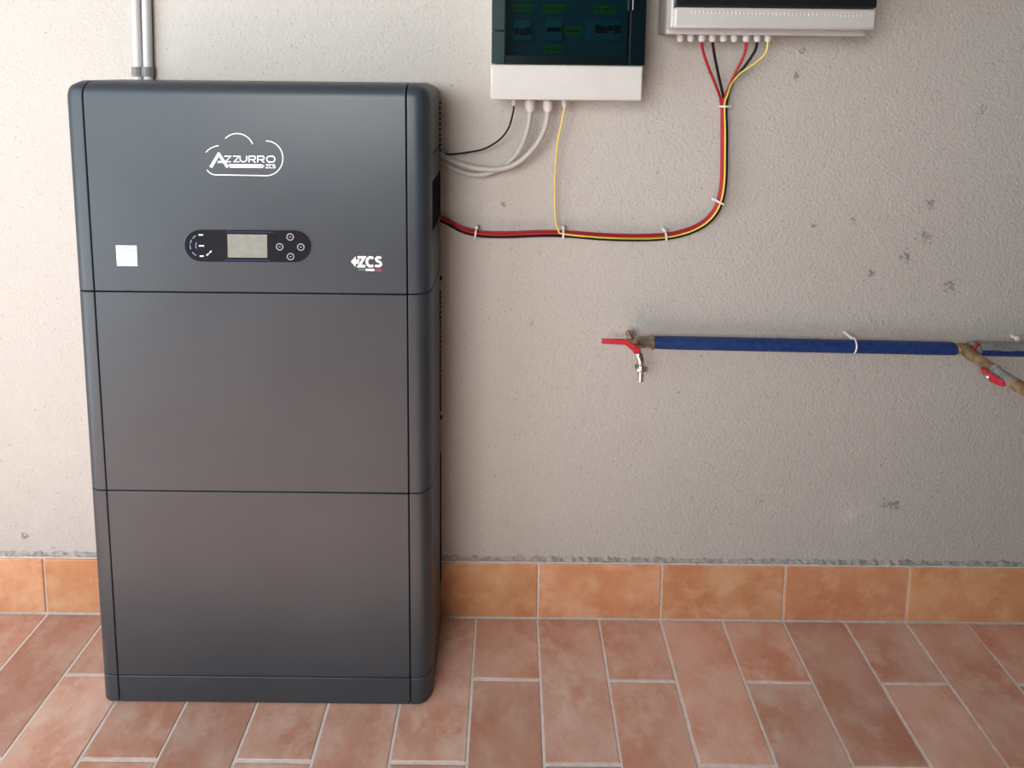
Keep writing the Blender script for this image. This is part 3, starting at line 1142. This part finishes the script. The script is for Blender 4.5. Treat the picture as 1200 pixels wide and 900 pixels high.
tie(848, 124.5, -90, 5.0, 'cable tie gathering the fanned cables below the grey enclosure')
tie(843.5, 237, 65, 5.2, 'cable tie where the cable bundle bends off the vertical')
tie(779, 276.5, 5, 5.2, 'cable tie on the horizontal run next to the bend')
tie(659.5, 273.5, -2, 5.2, 'cable tie where the yellow wire meets the bundle')
tie(557.5, 273, -8, 5.2, 'cable tie on the red cables nearest the battery tower')

# ------------------------------------------------------------------ water pipe on the right
YPp = -0.026
pa, pb = W(765, 401.2, YPp), W(1117, 408.6, YPp)
RP_ = 0.0152
pd = (pb - pa).normalized()
bm = B()
pts = [pa + pd * 0.0] + [pa + (pb - pa) * (k / 24.0) for k in range(1, 25)]
rr = [RP_ * (1 + random.uniform(-.012, .012)) for _ in pts]
rr[0] = RP_ * .93
rr[-1] = RP_ * .96
tube(bm, pts, rr, 20)
tag(obj('insulated_pipe', bm, M['blue'], smooth=60), 'blue insulated water pipe from the tap to the brass tee', 'pipe')
# white clip holding the blue pipe
c = W(1000, 404.5, YPp)
e = empty('pipe_strap', (c.x, .01, c.z - .02), 'white plastic strap looped around the blue pipe', 'strap')
bm = B()
rng = [(c + Vector((0.0035 * math.cos(a * .8), 0, 0)) + Vector((0, math.cos(a), math.sin(a))) * (RP_ + .0016)) for a in [math.radians(70 + 290 * k / 24) for k in range(25)]]
tube(bm, rng, 0.0019, 8)
obj('strap_band', bm, M['tie'], e, smooth=60)
bm = B(); lathe(bm, (c.x, 0.0102, c.z + RP_ - .002), (0, -1, 0), [(0, .004), (.028, .004), (.031, .002)], 10)
obj('strap_plug', bm, M['tie'], e, smooth=40)

# tee at the far end of the blue pipe: runs on along the wall and sends a branch straight out of it
tc_ = pb + pd * 0.020
tee = empty('pipe_tee', (tc_.x, 0.01, tc_.z - .02), 'tarnished brass tee fitting between the blue pipe lengths', 'fitting')
bm = B()
lathe(bm, pb + pd * .0, pd, [(0, .010), (.006, .0105), (.008, .0125), (.034, .0125), (.036, .0105), (.046, .0105)], 18)
obj('tee_run', bm, M['brass'], tee, smooth=35)
bm = B()
lathe(bm, tc_, (0, -1, 0), [(0, .0125), (.022, .0128), (.023, .0142), (.030, .0142), (.031, .0120), (.033, .0120)], 18)
obj('tee_branch', bm, M['brass'], tee, smooth=35)
# second length of blue pipe
pc = pb + pd * .047
pipe2 = empty('insulated_pipe', (pc.x, pc.y, pc.z - .016), 'blue pipe length with pale torn sleeve on top, carrying on beyond the brass tee', 'pipe')
bm = B()
pts = [pc + pd * (0.02 * k) for k in range(0, 34)]
tube(bm, pts, [RP_ * (.90 if k == 0 else 1 + random.uniform(-.015, .015)) for k in range(34)], 20)
obj('blue_sleeve', bm, M['blue'], pipe2, smooth=60)
bm = B()                                    # pale outer sleeve covering the upper side
vv = []
for k in range(0, 40):
    q_ = pc + pd * (0.010 + 0.0165 * k)
    lo_ = 18 + random.uniform(-7, 7)
    vv.append([[bm.verts.new(q_ + Vector((0, -math.cos(math.radians(lo_ + (165 - lo_) * j / 8)), math.sin(math.radians(lo_ + (165 - lo_) * j / 8)))) * r_) for j in range(9)] for r_ in (RP_ * 1.02, RP_ * 1.13)])
for p_, q_ in zip(vv, vv[1:]):
    for j in range(8):
        bm.faces.new((p_[1][j], p_[1][j + 1], q_[1][j + 1], q_[1][j]))
        bm.faces.new((p_[0][j], q_[0][j], q_[0][j + 1], p_[0][j + 1]))
    bm.faces.new((p_[0][0], p_[1][0], q_[1][0], q_[0][0]))
    bm.faces.new((p_[0][8], q_[0][8], q_[1][8], p_[1][8]))
obj('torn_sleeve', bm, M['wrap'], pipe2, smooth=60)
c = pc + pd * .004
e = empty('pipe_collar', (c.x, c.y, c.z - .016), 'pale grey collar on the pipe end behind the brass branch', 'fitting')
bm = B(); lathe(bm, c - pd * .004, pd, [(-.004, .012), (-.003, .0160), (.004, .0164), (.008, .0158)], 18)
obj('collar_ring', bm, M['wrap'], e, smooth=40)
bm = B(); tube(bm, catmull([c + Vector((0.002, -.006, .0155)), c + Vector((-.008, -.012, .014)), c + Vector((-.014, -.014, .008))], 4), .0035, 8)
obj('collar_lug', bm, M['red_lever'], e, smooth=50)
c = pc + pd * .122
bm = B(); lathe(bm, c + Vector((0, 0.0362, .017)), (0, -1, 0), [(0, .0045), (.012, .0045), (.0125, .007), (.016, .0075), (.018, .005)], 12)
tag(obj('wall_plug', bm, M['tie'], smooth=40), 'white plug head on the wall just above the sleeved blue pipe', 'wall plug')

# branch: brass tube, valve with red butterfly handle, grey wrapped length, brass again
br = tc_ + Vector((0, -.033, 0))
br2 = W(1204, 459.5, br.y - .145)
bd = Vector((0.0, -1, 0))
# lean of the branch measured at the frame edge
lean = (Vector((br2.x, br2.y, br2.z)) - br)
bd = lean.normalized()
bv = empty('valve_branch', (br.x, br.y, br.z - .03), 'branch pipe with red butterfly valve standing out from the wall at the tee', 'valve')
bm = B()
lathe(bm, br, bd, [(0, .0118), (.022, .0118), (.0225, .0128), (.026, .0128), (.0265, .0118), (.062, .0118)], 18)
obj('brass_tube', bm, M['copper'], bv, smooth=35)
bm = B()
lathe(bm, br + bd * .062, bd, [(0, .0136), (.004, .0140), (.005, .0126), (.050, .0126), (.051, .0138), (.056, .0138)], 18)
obj('valve_body', bm, M['wrap'], bv, smooth=35)
bm = B()
lathe(bm, br + bd * .118, bd, [(0, .0140), (.006, .0140), (.007, .0120), (.12, .0120), (.121, .0138), (.14, .0138), (.141, .006)], 18)
obj('outlet_tube', bm, M['copper'], bv, smooth=35)
side = bd.cross(Vector((0, 0, 1))).normalized()      # to the handle side
hc = br + bd * .071
dn_ = Vector((0, 0, -1))
hx = Vector((-.93, 0, -.42)).normalized()
bm = B()
lathe(bm, hc + hx * .006, hx, [(0, .006), (.016, .006)], 12)
obj('valve_stem', bm, M['nickel'], bv, smooth=35)
# butterfly handle: flat wing plate across the stem
bm = B()
wv = bd
pv = hx.cross(wv).normalized()
prof = [(-.024, .006), (-.020, .010), (-.010, .0115), (0, .0135), (.010, .0115), (.020, .0100), (.030, .0085), (.034, .005)]
top, bot = [], []
hb = hc + hx * .0195
ring = [(a, w_) for a, w_ in prof] + [(a, -w_) for a, w_ in prof[::-1]]
for a, w_ in ring:
    lift = hx * (-.0000 + .010 * (abs(a) / .03) ** 2 * -0.5)
    top.append(bm.verts.new(hb + wv * a + pv * w_ + hx * .004 + lift))
    bot.append(bm.verts.new(hb + wv * a + pv * w_ - hx * .002 + lift))
bm.faces.new(top); bm.faces.new(bot[::-1])
for i in range(len(ring)):
    j = (i + 1) % len(ring)
    bm.faces.new((top[i], bot[i], bot[j], top[j]))
obj('butterfly_handle', bm, M['red_lever'], bv, bevel=0.0015)
bm = B()
lathe(bm, hb + hx * .0035, hx, [(0, .0062), (.002, .0062), (.003, .0045), (.005, .0035)], 12)
obj('handle_nut', bm, M['chrome'], bv, smooth=35)

# ------------------------------------------------------------------ tap at the near end of the blue pipe
tap = empty('wall_tap', (W(748, 448, -.07).x, -.03, W(748, 448, -.07).z), 'garden tap with red lever handle and chrome hose spout', 'tap')
bm = B()
lathe(bm, pa, -pd, [(-.001, .0165), (.003, .0170), (.0035, .0138), (.010, .0138), (.0105, .0120), (.020, .0120), (.0205, .0140), (.030, .0140), (.031, .011), (.040, .011)], 18)
obj('connector_nut', bm, M['nickel'], tap, smooth=30)
ec = W(741, 399.5, YPp)                      # elbow body
bm = B()
lathe(bm, (ec.x, ec.y + .014, ec.z), (0, -1, 0), [(0, .008), (.003, .0125), (.016, .0145), (.026, .013), (.030, .0105), (.046, .0105)], 18)
obj('tap_body', bm, M['nickel'], tap, smooth=40)
bm = B()
kn = W(737.5, 391, YPp - .004)
lathe(bm, (ec.x - .002, ec.y - .004, ec.z + .008), (kn - Vector((ec.x - .002, ec.y - .004, ec.z + .008))), [(0, .0075), (.008, .0075), (.0085, .009), (.016, .009), (.0165, .006), (.021, .005)], 12)
obj('packing_nut', bm, M['nickel'], tap, smooth=30)
bm = B(); tube(bm, [Vector((ec.x, 0.0102, ec.z)), Vector((ec.x, ec.y + .012, ec.z))], .009, 12)
obj('wall_stub', bm, M['nickel'], tap, smooth=40)
# lever
hub = W(746.5, 410.2, -.078)
l1 = W(733.5, 400.8, -.072)
l2 = W(705, 399.6, -.068)
bm = B()
h = 0.0052
path = [hub + Vector((.004, 0, -.001)), hub, l1, l2]
prev = None
for i, p in enumerate(path):
    d = (path[min(i + 1, 3)] - path[max(i - 1, 0)]).normalized()
    nrm = Vector((-d.z, 0, d.x))
    ww = (.0105, .0115, .0088, .0076)[i]
    r_ = [bm.verts.new(p + nrm * s * ww * .72 + Vector((0, t * .0032, 0))) for s, t in ((1, 1), (1, -1), (-1, -1), (-1, 1))]
    if prev:
        for k in range(4):
            bm.faces.new((prev[k], prev[(k + 1) % 4], r_[(k + 1) % 4], r_[k]))
    else:
        bm.faces.new(r_[::-1])
    prev = r_
bm.faces.new(prev)
obj('lever_handle', bm, M['red_lever'], tap, smooth=40, bevel=0.0014)
bm = B(); lathe(bm, (hub.x - .001, -.072, hub.z), (0, -1, 0), [(0, .0090), (.009, .0090), (.012, .0068)], 14)
obj('lever_hub', bm, M['red_lever'], tap, smooth=40)
bm = B(); tube(bm, [Vector((ec.x + .001, ec.y - .02, ec.z - .002)), Vector((hub.x - .001, -.076, hub.z))], .006, 10)
obj('lever_stem', bm, M['nickel'], tap, smooth=40)
# spout
YSp = -.066
sp = [Vector((ec.x + .002, -.050, ec.z - .008)), W(747.5, 413.5, -.062), W(750.2, 420, YSp), W(751, 426, YSp), W(751.2, 431, YSp)]
bm = B(); tube(bm, catmull(sp, 5), [.0092] * 16 + [.0080] * 5, 14)
obj('spout', bm, M['chrome'], tap, smooth=60)
s0 = W(751.2, 429.5, YSp)
bm = B()
lathe(bm, s0, (0, 0, -1), [(0, .0085), (.0005, .0145), (.005, .0150), (.007, .0140), (.0085, .0075), (.012, .0070), (.020, .0074), (.034, .0068), (.0345, .005)], 18)
obj('hose_nipple', bm, M['chrome'], tap, smooth=30)
bm = B(); wx = W(757, 433, YSp); lathe(bm, wx, (1, 0, 0), [(-.004, .004), (.0, .0062), (.003, .0062), (.004, .004)], 10)
obj('union_lug', bm, M['nickel'], tap, smooth=40)
